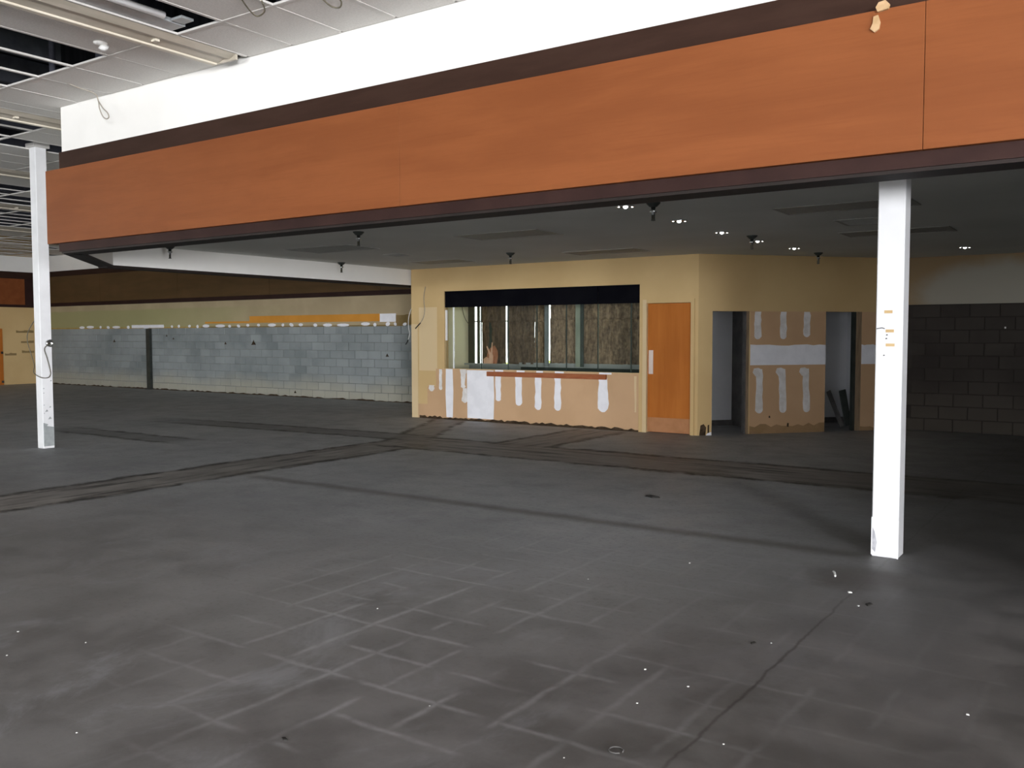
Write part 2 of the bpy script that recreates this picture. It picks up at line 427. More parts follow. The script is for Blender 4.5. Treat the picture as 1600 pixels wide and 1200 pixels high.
def lathe_mesh(name, prof, seg=16, smooth=True):
    """profile [(r, z)] spun about Z, open ends closed"""
    bm = bmesh.new(); rings = []
    for r, z_ in prof:
        rings.append([bm.verts.new((max(r, 1e-4)*math.cos(2*PI*k/seg), max(r, 1e-4)*math.sin(2*PI*k/seg), z_)) for k in range(seg)])
    for i in range(len(rings)-1):
        for k in range(seg):
            bm.faces.new((rings[i][k], rings[i][(k+1) % seg], rings[i+1][(k+1) % seg], rings[i+1][k]))
    bm.faces.new(rings[0][::-1]); bm.faces.new(rings[-1])
    bmesh.ops.recalc_face_normals(bm, faces=bm.faces)
    me = bpy.data.meshes.new(name); bm.to_mesh(me); bm.free()
    for p in me.polygons: p.use_smooth = smooth
    return me


def tag(o, label=None, cat=None, group=None, kind=None):
    if label: o['label'] = label
    if cat: o['category'] = cat
    if group: o['group'] = group
    if kind: o['kind'] = kind
    return o


def empty(name, loc, label=None, cat=None, group=None):
    o = bpy.data.objects.new(name, None); COL.objects.link(o); o.location = loc; o.empty_display_size = .1
    return tag(o, label, cat, group)


def dup(root, loc, label=None):
    """copy of a thing with copies of its parts and sub-parts"""
    r = root.copy(); COL.objects.link(r); r.location = loc
    if label: r['label'] = label
    for ch in list(root.children):
        c = ch.copy(); COL.objects.link(c); c.parent = r
        for g in ch.children:
            d_ = g.copy(); COL.objects.link(d_); d_.parent = c
    return r


ST = 'structure'
# ------------------------------------------------------------------ floor
XL, XR, YF, YB = -28.5, 13.0, -14.0, 15.2
ZC, ZL = 3.95, 2.69
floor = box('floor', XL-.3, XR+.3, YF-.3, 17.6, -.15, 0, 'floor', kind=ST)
lawn = box('lawn', -30, 20, 17.7, 60, -.25, -.1, 'grass', kind=ST)
box('lawn', -11.5, -6.4, 14.35, 17.7, -.1, .003, 'grass', kind=ST)

# ------------------------------------------------------------------ main suspended ceiling
ceil = boxes('ceiling', [(XL-.2, -11.6, YF-.2, 15.5, 4.95, 5.1), (-11.6, XR+.2, YF-.2, 14.3, 4.95, 5.1)], 'deck', kind=ST)
bm = bmesh.new()
for i in range(30):
    xx = XL+.7+i*1.25
    bm_box(bm, xx-.04, xx+.04, YF, 15.2 if xx < -11.8 else 14.2, 4.62, 4.95)
finish(bm, 'roof_joists', 'joist', ceil, 'stuff', None)
xl = [-6.5, -5.935, -5.35, -4.765, -4.18, -3.595, -3.01, -2.425, -1.84, -1.2, -.6, 0, .6, 1.2, 1.8, 2.4, 3, 3.6, 4.2, 4.8, 5.4, 6, 6.6, 7.2, 7.8, 8.4, 9.0]+[9+.6*k for k in range(1, 7)]+[13.0]
cells = [(xl[i], xl[i+1]) for i in range(len(xl)-1)]
cells += [(-7.47, -6.8), (-8.055, -7.47), (-8.64, -8.055), (-9.225, -8.64), (-9.81, -9.225), (-10.1, -9.81)]
lines = xl+[-6.8, -7.47, -8.055, -8.64, -9.225, -9.81, -10.1]
FX = [-6.8]
for k in range(1, 6):
    a = -6.8-3.6*k; FX.append(a); nx = a-3.3
    lines.append(a)
    for i in range(6):
        x1, x0 = a-.55*i, a-.55*(i+1)
        if x0 < XL: break
        cells.append((x0, x1)); lines.append(x0)
yl = [4.67+1.17*k for k in range(-17, 10)]
yl = [max(v, YF) for v in yl if v > YF-1.1]+[YB]


def in_view(x, y, z):
    v = Vector((x, y, z))-Vector((0, 0, 1.5)); d_ = v.dot(fwd)
    if d_ < .5: return False
    u_, v_ = 800+F*v.dot(rt)/d_, 600-F*v.dot(up)/d_
    return -260 < u_ < 1750 and -200 < v_ < 1300


HOLES = {(-6.5, 4.67), (-5.35, 4.67), (-8.055, 4.67), (-8.64, 4.67), (-9.225, 4.67)}
tile_meshes = {}; rest = []; ntile = 0; cand = []
for j in range(len(yl)-1):
    y0, y1 = yl[j], yl[j+1]
    if y1-y0 < .05: continue
    for (x0, x1) in cells:
        a0, a1 = y0, y1
        if x0 > -9.7 and a1 > 5.36:
            a1 = 5.36
            if a1-a0 < .1: continue
            a1 = 5.405
        if (round(x0, 3), round(y1, 3)) in HOLES: continue
        rr = random.random(); xc = (x0+x1)/2
        if -11.7 < x0 < -10.8 and 4.6 < a0 < 4.7: continue
        if xc < -10.4 and a0 > 4.6:
            if -13.75 < xc < -11.4 and rr < (.85 if -12.1 < x0 < -11.4 else .25): continue
            if -17.3 < xc < -15.0 and rr < .95: continue
            if -20.9 < xc < -17.7 and rr < .85: continue
            if xc < -21 and rr < .62: continue
        elif xc < -7 and a0 < 4.6 and rr < .45 and 1 < a0 < 3.4: continue
        vis = any(in_view(px, py, ZC) for px in (x0, x1) for py in (a0, a1))
        cand.append((vis, Vector((xc, (a0+a1)/2, 0)).length, x0, x1, a0, a1))
cand.sort(key=lambda c: (not c[0], c[1]))
for k, (vis, dd, x0, x1, a0, a1) in enumerate(cand):
    if vis and ntile < 290:
        key = (round(x1-x0, 3), round(a1-a0, 3))
        if key not in tile_meshes:
            b_ = bmesh.new(); hx, hy = key[0]/2-.012, key[1]/2-.012
            bm_box(b_, -hx, hx, -hy, hy, 0, .018)
            bmesh.ops.bevel(b_, geom=[e for e in b_.edges if all(abs(v.co.z) < 1e-6 for v in e.verts)], offset=.006, segments=1, affect='EDGES')
            bmesh.ops.recalc_face_normals(b_, faces=b_.faces)
            me = bpy.data.meshes.new('ceiling_tile'); b_.to_mesh(me); b_.free(); me.materials.append(MAT['tile']); tile_meshes[key] = me
        o = link('ceiling_tile', tile_meshes[key], None, ceil)
        o.location = ((x0+x1)/2, (a0+a1)/2, ZC+.001+random.uniform(-.001, .002)); ntile += 1
    else:
        rest.append((x0+.012, x1-.012, a0+.012, a1-.012, ZC+.004, ZC+.02))
boxes('distant_ceiling_tiles', rest, 'tile', ceil, 'stuff')
for x in sorted(set(round(v, 3) for v in lines)):
    y1 = 5.36 if x > -9.7 else YB
    if x > -1: continue
    box('grid_bar', x-.016, x+.016, YF, y1, ZC-.001, ZC+.016, 'bar', ceil)
for y in yl[:-1]:
    if y < -2: continue
    box('grid_bar', XL, -9.62 if y > 5.36 else 2.0, y-.014, y+.014, ZC-.002, ZC+.015, 'bar', ceil)
# hangers and pipes seen in the dark gaps
for (hx, hy, r_) in ((-6.2, 4.9, .035), (-5.95, 5.05, .03), (-5.6, 4.95, .025), (-8.1, 5.0, .07), (-7.8, 5.02, .03), (-7.5, 4.95, .045), (-8.9, 4.95, .03)):
    tube('ceiling_hanger', [(hx, hy, 3.98), (hx, hy, 4.95)], r_, 'joist', ceil, sub=1, seg=8)
tube('plenum_cable', [(-6.9, 2.6, 4.15), (-6.4, 3.7, 4.12), (-6.1, 4.3, 4.14), (-5.98, 4.6, 4.16), (-5.99, 4.66, 3.98)], .012, 'joist', ceil)

# fluorescent strip fixtures running along Y under the grid
FXLAB = ['long cream fluorescent strip fixture on the ceiling, ending just short of the white bulkhead',
         'fluorescent strip fixture running past the top corner of the white bulkhead',
         'fluorescent strip fixture crossing the torn-out ceiling, second one behind the bulkhead corner',
         'fluorescent strip fixture crossing the torn-out ceiling, third one behind the bulkhead corner',
         'fluorescent strip fixture crossing the torn-out ceiling, fourth one behind the bulkhead corner']


def strip_fixture(i, x0, y0, y1):
    t = empty('fluorescent_fixture', (x0+.15, (y0+y1)/2, ZC), FXLAB[i], 'light fixture', 'fluorescent strip fixtures under the main ceiling')
    off = ploc(t)
    bm = bmesh.new()                                             # pan with a shallow V reflector
    prof = [(.02, 0), (.06, -.04), (.14, -.02), (.22, -.03), (.30, 0)]
    ra = [bm.verts.new(Vector((x0+a, y0, ZC-.004+b))-off) for a, b in prof]
    rb = [bm.verts.new(Vector((x0+a, y1, ZC-.004+b))-off) for a, b in prof]
    for k in range(len(prof)-1): bm.faces.new((ra[k], ra[k+1], rb[k+1], rb[k]))
    bm.faces.new(ra[::-1]); bm.faces.new(rb); bm.faces.new((ra[-1], ra[0], rb[0], rb[-1]))
    finish(bm, 'reflector', 'fixture_body', t, None, off)
    bm = bmesh.new(); bm_box(bm, x0-.005, x0+.055, y0, y1, ZC-.058, ZC-.004, off=off)
    finish(bm, 'side_rail', 'fixture', t, None, off, .006)
    e = box('end_cap', x0, x0+.30, y1, y1+.02, ZC-.05, ZC-.004, 'fixture_body', t)
    box('end_cap', x0, x0+.30, y0-.02, y0, ZC-.05, ZC-.004, 'fixture_body', t)
    for k in range(int((y1-y0)/1.22)):
        box('lamp_holder', x0+.10, x0+.16, y0+.6+k*1.22, y0+.64+k*1.22, ZC-.045, ZC-.015, 'fixture', t)
    return t


f0 = strip_fixture(0, -6.8, .3, 5.25)
for k in range(1, 5): strip_fixture(k, FX[k], 1.0, 14.9)
d0 = empty('loose_fixture_channel', (-6.36, 3.2, ZC), 'loose galvanised channel with a dead tube in the open ceiling bay beside the cream fixture', 'light fixture')
boxes('channel', [(-6.47, -6.30, 1.4, 4.60, ZC+.012, ZC+.045)], 'galv', d0)
tube('fluorescent_tube', [(-6.235, 1.4, ZC+.02), (-6.235, 4.36, ZC+.02)], .028, 'tube', d0, sub=1, seg=10)
boxes('end_bracket', [(-6.27, -6.14, 4.45, 4.56, ZC+.012, ZC+.03)], 'galv', d0)

# white sprinkler / smoke head under the tile
sd = empty('smoke_detector', (-7.185, 4.413, ZC), 'small white broken smoke detector on the ceiling tile above the open bays', 'detector')
link('base', lathe_mesh('detector_base', [(.055, 0), (.055, -.012), (.03, -.02)]), 'white_paint', sd)
o = link('cover', lathe_mesh('detector_cover', [(.02, -.012), (.045, -.03), (.028, -.055), (.006, -.06)], 10), 'chip_white', sd); o.location = (.018, .01, -.008); o.rotation_euler = (.45, .3, 0)

# ------------------------------------------------------------------ bulkhead with wood fascia
YH = 5.40                                                          # face of the upper white wall
bulk = box('wall_bulkhead', -9.57, XR, YH, YH+.16, 2.50, 3.985, 'white_paint', kind=ST)
box('upper_framing', -9.57, XR, YH+.02, YH+.14, 3.985, 4.95, 'deck', bulk)
box('dark_band', -9.585, XR, YH-.025, YH, 3.27, 3.47, 'dark_band', bulk)
for (a, b) in ((-9.71, -4.661), (-4.658, -.9515), (-.9485, 2.75), (2.76, 6.45), (6.46, 10.15), (10.16, XR)):
    box('wood_panel', a, b, 5.29, 5.37, 2.49, 3.27, 'wood', bulk, bevel=.0015)
box('panel_backing', -9.70, XR, 5.37, 5.40, 2.49, 3.268, 'edge', bulk)
box('bottom_trim', -9.56, XR, 5.335, 5.56, 2.405, 2.49, 'trim', bulk)
box('trim_underside', -9.54, XR, 5.35, 5.58, 2.385, 2.405, 'edge', bulk)
# glue drips left on the wood panel
plate('glue_blob', [(-1.19, 3.255), (-1.135, 3.262), (-1.128, 3.285), (-1.15, 3.31), (-1.185, 3.305), (-1.2, 3.28)], 5.29, .02, 'glue', bulk)
plate('glue_blob', [(-1.212, 3.235), (-1.188, 3.24), (-1.176, 3.20), (-1.182, 3.165), (-1.205, 3.15), (-1.228, 3.172), (-1.215, 3.20)], 5.29, .014, 'glue', bulk)
# chamfered corner and return running back to the service counter
XRI, XRO = -10.88, -11.06
dgv = Vector((-1.30, 1.22, 0)).normalized(); dgn = Vector((dgv.y, -dgv.x, 0))*-1


def chamfer(name, z0, z1, o0, o1, mat, parent, grow=0.0):
    bm = bmesh.new()
    # outline (plan): outer front corner, outer back corner, inner back corner, inner front corner
    A = [(-9.57-o0, YH), (XRO-o0, YH+1.32-grow), (XRI+o1, YH+1.38-grow*.2), (-9.42+o1, YH+.10)]
    lo = [bm.verts.new((x_, y_, z0)) for x_, y_ in A]; hi = [bm.verts.new((x_, y_, z1)) for x_, y_ in A]
    bm.faces.new(lo[::-1]); bm.faces.new(hi)
    for i in range(4): bm.faces.new((lo[i], lo[(i+1) % 4], hi[(i+1) % 4], hi[i]))
    return finish(bm, name, mat, parent, None if parent else ST, None)


chamfer('wall_chamfer', 2.41, 3.985, 0, 0, 'white_paint', None)
chamfer('chamfer_trim', 2.385, 2.41, .02, .004, 'edge', bulk)
ret = box('wall_return', XRO, XRI, YH+1.3, 14.2, 2.41, 3.985, 'white_paint', kind=ST)
box('bottom_trim', XRO-.03, XRI-.005, YH+1.3, 14.2, 2.378, 2.41, 'edge', ret)

# ------------------------------------------------------------------ low ceiling behind the bulkhead
bm = bmesh.new()
A = [(-9.42, YH+.10), (XR, YH+.10), (XR, 17.5), (-6.2, 17.5), (-6.2, 14.25), (XRI-.02, 14.25), (XRI-.02, YH+1.40)]
lo = [bm.verts.new((a, b, ZL)) for a, b in A]; hi = [bm.verts.new((a, b, ZL+.14)) for a, b in A]
bm.faces.new(lo[::-1]); bm.faces.new(hi)
for i in range(7): bm.faces.new((lo[i], lo[(i+1) % 7], hi[(i+1) % 7], hi[i]))
low = finish(bm, 'ceiling', 'ceiling_low', None, ST, None)

# troffers (dead, dull lenses)
TL = ['unlit troffer in the low ceiling, alone nearest the return of the bulkhead',
      'unlit troffer in the low ceiling, in the middle just above the window end',
      'unlit troffer in the low ceiling over the service window beside the wall',
      'unlit troffer against the wall above the corner of the service counter room',
      'unlit troffer crossing behind the white column, closer to the wood fascia',
      'unlit troffer crossing behind the white column, closer to the back wall']
for i, (x0, x1, y0, y1) in enumerate(((-9.72, -8.53, 8.62, 9.27), (-6.74, -5.55, 8.60, 9.20), (-6.80, -5.66, 11.22, 11.76), (-9.72, -8.75, 11.24, 11.76), (-2.84, -1.62, 8.50, 9.02), (-2.86, -1.68, 10.95, 11.52))):
    t = empty('troffer_light', ((x0+x1)/2, (y0+y1)/2, ZL), TL[i], 'ceiling light', 'unlit troffers in the low ceiling')
    b_ = .025
    for q in ((x0, x1, y0, y0+b_), (x0, x1, y1-b_, y1), (x0, x0+b_, y0+b_, y1-b_), (x1-b_, x1, y0+b_, y1-b_)):
        box('frame', q[0], q[1], q[2], q[3], ZL-.007, ZL, 'diffuser', t)
    box('diffuser', x0+b_, x1-b_, y0+b_, y1-b_, ZL-.004, ZL, 'diffuser', t)

VL = ['small square vent in the low ceiling near the cream corner', 'square louvred vent between two troffers behind the white column']
for i, (cx, cy, hw) in enumerate(((-9.0, 10.16, .15), (-2.32, 10.0, .27))):
    t = empty('ceiling_vent', (cx, cy, ZL), VL[i], 'vent', 'vents in the low ceiling')
    for q in ((-hw, hw, -hw, -hw+.03), (-hw, hw, hw-.03, hw), (-hw, -hw+.03, -hw+.03, hw-.03), (hw-.03, hw, -hw+.03, hw-.03)):
        box('frame', cx+q[0], cx+q[1], cy+q[2], cy+q[3], ZL-.008, ZL, 'diffuser', t)
    k = -hw+.05
    while k < hw-.05:
        box('slat', cx-hw+.03, cx+hw-.03, cy+k, cy+k+.018, ZL-.008, ZL-.003, 'diffuser', t); k += .05
    box('backing', cx-hw+.03, cx+hw-.03, cy-hw+.03, cy+hw-.03, ZL-.003, ZL, 'steel_dark', t)

# sprinkler heads
SL = ['sprinkler head in the low ceiling nearest the chamfered bulkhead corner', 'sprinkler head behind the fascia, above the service window end of the counter room',
      'sprinkler head just behind the fascia beside the first lit downlight', 'sprinkler head in front of the white return wall, close to its far end',
      'sprinkler head above the service window by the dark troffer', 'sprinkler head overlapping the fourth downlight of the row', 'sprinkler head by the angled cream wall beyond the downlight row']
SP = [(-10.62, 7.44), (-7.38, 7.66), (-3.59, 7.51), (-10.7, 10.70), (-7.46, 10.87), (-3.80, 10.68), (-3.79, 13.45)]
proto = None
pl = lathe_mesh('escutcheon', [(.055, 0), (.052, -.008), (.030, -.028), (.024, -.030)])
bd = lathe_mesh('sprinkler_body', [(.018, -.02), (.018, -.05), (.026, -.052), (.026, -.068), (.014, -.07), (.012, -.085)])
df = lathe_mesh('deflector', [(.004, -.118), (.017, -.120), (.017, -.124), (.004, -.126)], 12, False)
for i, (x, y) in enumerate(SP):
    if proto is None:
        proto = t = empty('sprinkler_head', (x, y, ZL), SL[0], 'sprinkler', 'sprinkler heads in the low ceiling'); t.scale = (1.2, 1.2, 1.3)
        link('escutcheon', pl, 'steel_dark', t); link('body', bd, 'chrome', t); link('deflector', df, 'steel_dark', t)
        for sg in (-1, 1):
            bm = bmesh.new(); bm_box(bm, sg*.010-.003, sg*.010+.003, -.004, .004, -.12, -.066)
            finish(bm, 'yoke_arm', 'steel_dark', t, None, None)
        bm = bmesh.new(); bm_box(bm, -.005, .005, -.005, .005, -.118, -.082); finish(bm, 'fuse_link', 'brass', t, None, None)
    else:
        dup(proto, (x, y, ZL), SL[i])

# recessed downlights, bulbs on
DL = ['lit downlight just behind the wood fascia, first of the receding row', 'second lit downlight of the receding row in the low ceiling', 'third lit downlight of the receding row, in the middle',
      'fourth lit downlight of the receding row, beside a sprinkler', 'last lit downlight of the row, closest to the angled wall', 'lone lit downlight near the dark block wall beyond the white column']
ring = lathe_mesh('trim_ring', [(.085, 0), (.085, -.010), (.068, -.012), (.066, 0)], 24)
cone = lathe_mesh('reflector_cone', [(.066, -.004), (.060, -.006), (.035, -.0025), (.034, -.001)], 24)
bulb = lathe_mesh('bulb', [(.022, -.002), (.024, -.012), (.015, -.022), (.004, -.027)], 14)
proto = None
for i, (x, y) in enumerate(((-3.89, 7.55), (-3.92, 8.82), (-3.95, 10.09), (-3.94, 11.28), (-3.85, 12.50), (-1.90, 13.72))):
    if proto is None:
        proto = t = empty('downlight', (x, y, ZL), DL[0], 'downlight', 'lit downlights in the low ceiling')
        link('trim_ring', ring, 'chrome', t); link('reflector', cone, 'chrome', t); link('bulb', bulb, 'bulb', t)
        for sg in (-1, 1):
            o = link('rim_glint', lathe_mesh('rim_glint', [(.009, -.006), (.010, -.012), (.004, -.015)], 8), 'bulb', t); o.location = (sg*.062*.83, sg*.062*.56, 0)  # glowing dots stand in for glints on the reflector rim
    else:
        dup(proto, (x, y, ZL), DL[i])

# ------------------------------------------------------------------ back-left wall: bare block below, boards above
wb = box('wall_back', XL-.2, -11.62, YB, YB+.3, 0, 4.95, 'mortar', kind=ST)
bw, bh = .405, .1905
blk = bmesh.new(); bm_box(blk, -.196, .196, -.012, .0, -.0895, .0895)
bmesh.ops.bevel(blk, geom=[e for e in blk.edges if all(v.co.y < -.01 for v in e.verts)], offset=.004, segments=1, affect='EDGES')
bmesh.ops.recalc_face_normals(blk, faces=blk.faces)
bme = bpy.data.meshes.new('block'); blk.to_mesh(bme); blk.free(); bme.materials.append(MAT['block'])
hb = bmesh.new(); bm_box(hb, -.094, .094, -.012, .0, -.0895, .0895); hbm = bpy.data.meshes.new('half_block')
bmesh.ops.recalc_face_normals(hb, faces=hb.faces); hb.to_mesh(hbm); hb.free(); hbm.materials.append(MAT['block'])
nb = 0; restb = []
for c in range(45):
    for r in range(9):
        x = -11.95-c*bw-(bw/2 if r % 2 else 0)
        if x-.2 < XL: continue
        if x > -12.9: continue
        if nb < 296:
            o = link('block', bme, None, wb); o.location = (x, YB+random.uniform(-.003, .002), r*bh+bh/2); nb += 1
        else:
            restb.append((x-.196, x+.196, YB-.012, YB, r*bh+.006, r*bh+bh-.006))
boxes('distant_blocks', restb, 'block', wb, 'stuff')
ZB = 9*bh                                                           # 1.715
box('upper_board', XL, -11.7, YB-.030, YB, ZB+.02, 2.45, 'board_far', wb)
box('board_edge', -28.4, -20.4, YB-.026, YB, ZB-.012, ZB+.085, 'ochre', wb)
box('board_edge', -20.4, -13.3, YB-.026, YB, ZB-.012, ZB+.085, 'brown_patch', wb)
box('orange_strip', -20.2, -18.42, YB-.036, YB-.03, 1.815, 1.86, 'orange_board', wb)
box('orange_strip', -18.42, -13.98, YB-.040, YB-.03, 1.815, 1.985, 'orange_board', wb)
box('white_patch', -13.98, -13.50, YB-.038, YB-.03, 1.80, 1.985, 'mud', wb)
plate('brown_patch', ragged(-13.50, -12.6, 1.73, 1.96, 8, .018), YB-.03, .006, 'brown_patch', wb)
# dabs of white glue along the board's lower edge
dm = bmesh.new(); dv = [dm.verts.new((math.cos(a)*.5, 0, math.sin(a)*.5)) for a in [2*PI*k/10 for k in range(10)]]
dv2 = [dm.verts.new((v.co.x*.8, -.012, v.co.z*.8)) for v in dv]
dm.faces.new(dv2)
for k in range(10): dm.faces.new((dv[k], dv[(k+1) % 10], dv2[(k+1) % 10], dv2[k]))
bmesh.ops.recalc_face_normals(dm, faces=dm.faces)
dab = bpy.data.meshes.new('glue_dab'); dm.to_mesh(dab); dm.free(); dab.materials.append(MAT['mud'])
x = -26.2
while x < -13.2:
    wd = random.choice((.10, .12, .14, .16, .32, .42, .3))
    o = link('glue_dab', dab, None, wb); o.location = (x+wd/2, YB-.028, ZB+.035+random.uniform(-.01, .01)); o.scale = (wd, 1, random.uniform(.07, .10))
    o.rotation_euler = (0, random.uniform(-.25, .25) if wd < .2 else 0, 0)
    x += wd+random.uniform(.08, .36)
plate('glue_dab', rect(-23.5, -22.0, 1.715, 1.80), YB-.026, .008, 'mud', wb)
plate('wall_residue', ragged(-28.4, -11.75, 0, .022, 160, .018), YB-.012, .02, 'crud', wb)
for (x, zc, s_) in ((-13.78, 1.05, .07), (-18.3, 1.32, .12), (-19.4, 1.30, .06), (-21.6, 1.42, .05), (-21.9, 1.5, .05), (-24.4, 1.35, .08), (-16.8, .12, .06)):
    plate('chipped_hole', [(x-s_*.8, zc-s_*.5), (x+s_*.7, zc-s_*.45), (x+s_*.2, zc+s_*.1), (x, zc+s_*.6), (x-s_*.3, zc+.02)], YB-.012, .003, 'crud', wb)
sp_ = empty('steel_post', (-22.66, YB-.06, 0), 'thin dark steel post standing against the grey block wall', 'post')
box('post_shaft', -22.74, -22.58, YB-.10, YB-.02, .0, ZB-.02, 'steel_dark', sp_)
box('base_plate', -22.78, -22.54, YB-.14, YB-.02, .0, .02, 'steel_dark', sp_)
# perimeter bulkhead on the back and left walls
bb = box('wall_back_bulkhead', XL, -11.7, YB-.10, YB-.03, 2.46, 3.95, 'white_paint', kind=ST)
box('dark_band', XL, -11.7, YB-.125, YB-.10, 3.30, 3.47, 'dark_band', bb)
for k in range(5):
    a = XL+.05+k*3.66
    box('wood_panel', a, min(a+3.65, -11.7), YB-.19, YB-.12, 2.50, 3.30, 'wood_far', bb)
box('bottom_trim', XL, -11.7, YB-.16, YB-.03, 2.40, 2.50, 'trim', bb)
wl = boxes('wall_left', [(XL-.25, XL, YF, -9.2, 0, 4.95), (XL-.25, XL, -.8, YB, 0, 4.95), (XL-.25, XL, -9.2, -.8, 0, .2), (XL-.25, XL, -9.2, -.8, 3.0, 4.95)], 'cream', kind=ST)
lb = box('wall_left_bulkhead', XL, XL+.07, 0, YB-.19, 2.46, 3.95, 'white_paint', kind=ST)
box('dark_band', XL+.07, XL+.10, 0, YB-.19, 3.25, 3.47, 'dark_band', lb)
for k in range(4):
    b = YB-.19-k*3.66
    box('wood_panel', XL+.07, XL+.14, b-3.65, b-(.32 if k == 0 else 0), 2.46, 3.25, 'wood', lb)
box('corner_panel', XL+.07, XL+.14, YB-.51, YB-.19, 2.46, 3.25, 'trim', lb)
box('bottom_trim', XL+.0, XL+.12, .3, YB-.19, 2.38, 2.46, 'trim', lb)
tr_ = box('trim_1', XL, XL+.05, 13.7, 14.02, 0, 1.72, 'door', kind=ST)
box('hinge', XL+.05, XL+.07, 13.96, 14.02, .95, 1.02, 'steel_dark', tr_); box('hinge', XL+.05, XL+.07, 13.96, 14.02, .06, .13, 'steel_dark', tr_)
LF = (Vector((XL, 0, 0)), Vector((0, 1, 0)), Vector((-1, 0, 0)))
for (a, b, zc) in ((14.46, 15.0, 1.63), (14.60, 15.0, 1.31), (14.62, 15.0, 1.0), (14.1, 14.45, .93)):
    plate('glue_smear', ragged(a, b, zc-.035, zc+.035, 6, .015), 0, .003, 'brown_patch', wl, fr=LF)

# ------------------------------------------------------------------ counter room front wall (service window, door)
BX0, BX1, BY = -10.84, -5.28, 12.6
WX0, WX1, WZ0, WZ1 = -10.08, -6.24, .905, 2.275
DX0, DX1, DZ = -6.125, -5.385, 1.985
wbx = boxes('wall_counter', [(BX0, WX0, BY, BY+.12, 0, ZL), (WX0, WX1, BY, BY+.12, 0, WZ0), (WX0, WX1, BY, BY+.12, WZ1, ZL),
                             (WX1, DX0, BY, BY+.12, 0, ZL), (DX0, DX1, BY, BY+.12, DZ, ZL), (DX1, BX1, BY, BY+.12, 0, ZL)], 'cream', kind=ST)
box('wall_counter_side', BX0, BX0+.12, BY+.12, 14.2, 0, ZL, 'cream', kind=ST)
boxes('wall_jog', [(-11.6, BX0+.12, 14.2, 14.3, 0, 4.95), (-11.7, -11.6, 14.2, 15.5, 0, 4.95)], 'cream', kind=ST)
# unpainted board below the window, stepped edge on the corner side
plate('bare_board', [(-10.69, .0), (-6.25, .0), (-6.25, .90), (-10.27, .90), (-10.27, .585), (-10.47, .585), (-10.47, .255), (-10.69, .255)], BY, .004, 'board', wbx)
plate('paint_patch', rect(-10.66, -10.24, .86, 2.0), BY, .003, 'cream_light', wbx)
plate('paint_patch', rect(BX0, -10.69, .0, 1.7), BY, .003, 'cream_light', wbx)
t_ = BY-.004
for (c, wd, zt, zb, bl, mt) in ((-10.37, .11, .60, .49, .2, 'mud_dim'), (-10.16, .07, .89, .52, 0, 'mud_dim'), (-9.655, .14, .90, .57, -.5, 'mud_dim'), (-9.62, .09, .57, .31, .45, 'mud_dim'),
                                (-8.90, .13, .86, .37, -.2, 'mud'), (-8.48, .135, .80, .31, -.1, 'mud'), (-8.09, .12, .80, .255, 0, 'mud'), (-7.71, .12, .80, .26, 0, 'mud'), (-6.87, .15, .82, .275, .3, 'mud')):
    plate('compound_stroke', stroke(c, wd, zt, zb, bl), t_, .004, mt, wbx)
for (c, wd) in ((-8.88, .17), (-8.44, .16), (-8.06, .13), (-7.68, .17), (-6.83, .22)):
    plate('compound_stroke', rect(c-wd/2, c+wd/2, .875, .905), t_, .004, 'mud', wbx)
plate('compound_stroke', [(-10.03, .04), (-9.89, .04), (-9.875, .5), (-9.89, .90), (-10.04, .90), (-10.05, .45)], t_, .005, 'mud', wbx)
plate('white_panel', [(-9.56, .05), (-9.00, .05), (-8.985, .45), (-9.0, .89), (-9.57, .89), (-9.565, .5)], t_, .007, 'mud', wbx)
plate('wall_residue', ragged(-10.65, -6.25, -.01, .035, 75, .02), t_, .012, 'crud', wbx)
plate('compound_stroke', stroke(-6.30, .04, .86, .30, -.3), t_, .004, 'cream_light', wbx)
ld = box('wood_ledge', -9.11, -6.80, BY-.06, BY-.008, .795, .875, 'ledge', bevel=.004)
tag(ld, 'narrow reddish stained wood ledge fixed under the service window', 'ledge')
# service window: butt-jointed panes, black band across the top
win = empty('window_1', (WX0, BY, WZ0)); win['kind'] = ST
ed = [WX0, -9.89, -9.29, -8.72, -8.14, -7.57, -6.985, -6.40, WX1]
for i in range(8):
    box('glass_pane', ed[i]+.004, ed[i+1]-.004, BY+.045, BY+.053, WZ0, WZ1, 'glass', win)
for i, xj in enumerate(ed[1:-1]):
    box('joint_or_glint_strip', xj-(.013 if i else .022), xj, BY+.040, BY+.058, WZ0, WZ1-.285, 'tube' if i in (0,) else 'mullion_dark', win)  # first strip white, painting a glint along the glass edge
box('joint_or_glint_strip', WX0, WX0+.035, BY+.035, BY+.058, WZ0+.5, WZ1-.33, 'tube', win)  # white strip painted in for a bright glint at the pane edge
bx_ = [WX0, -6.985, WX1]
for i in range(2): box('black_band', bx_[i]+.006, bx_[i+1]-.006, BY+.022, BY+.040, WZ1-.285, WZ1, 'black', win)
box('sill', WX0, WX1, BY+.01, BY+.12, WZ0-.004, WZ0+.004, 'cream_light', win)
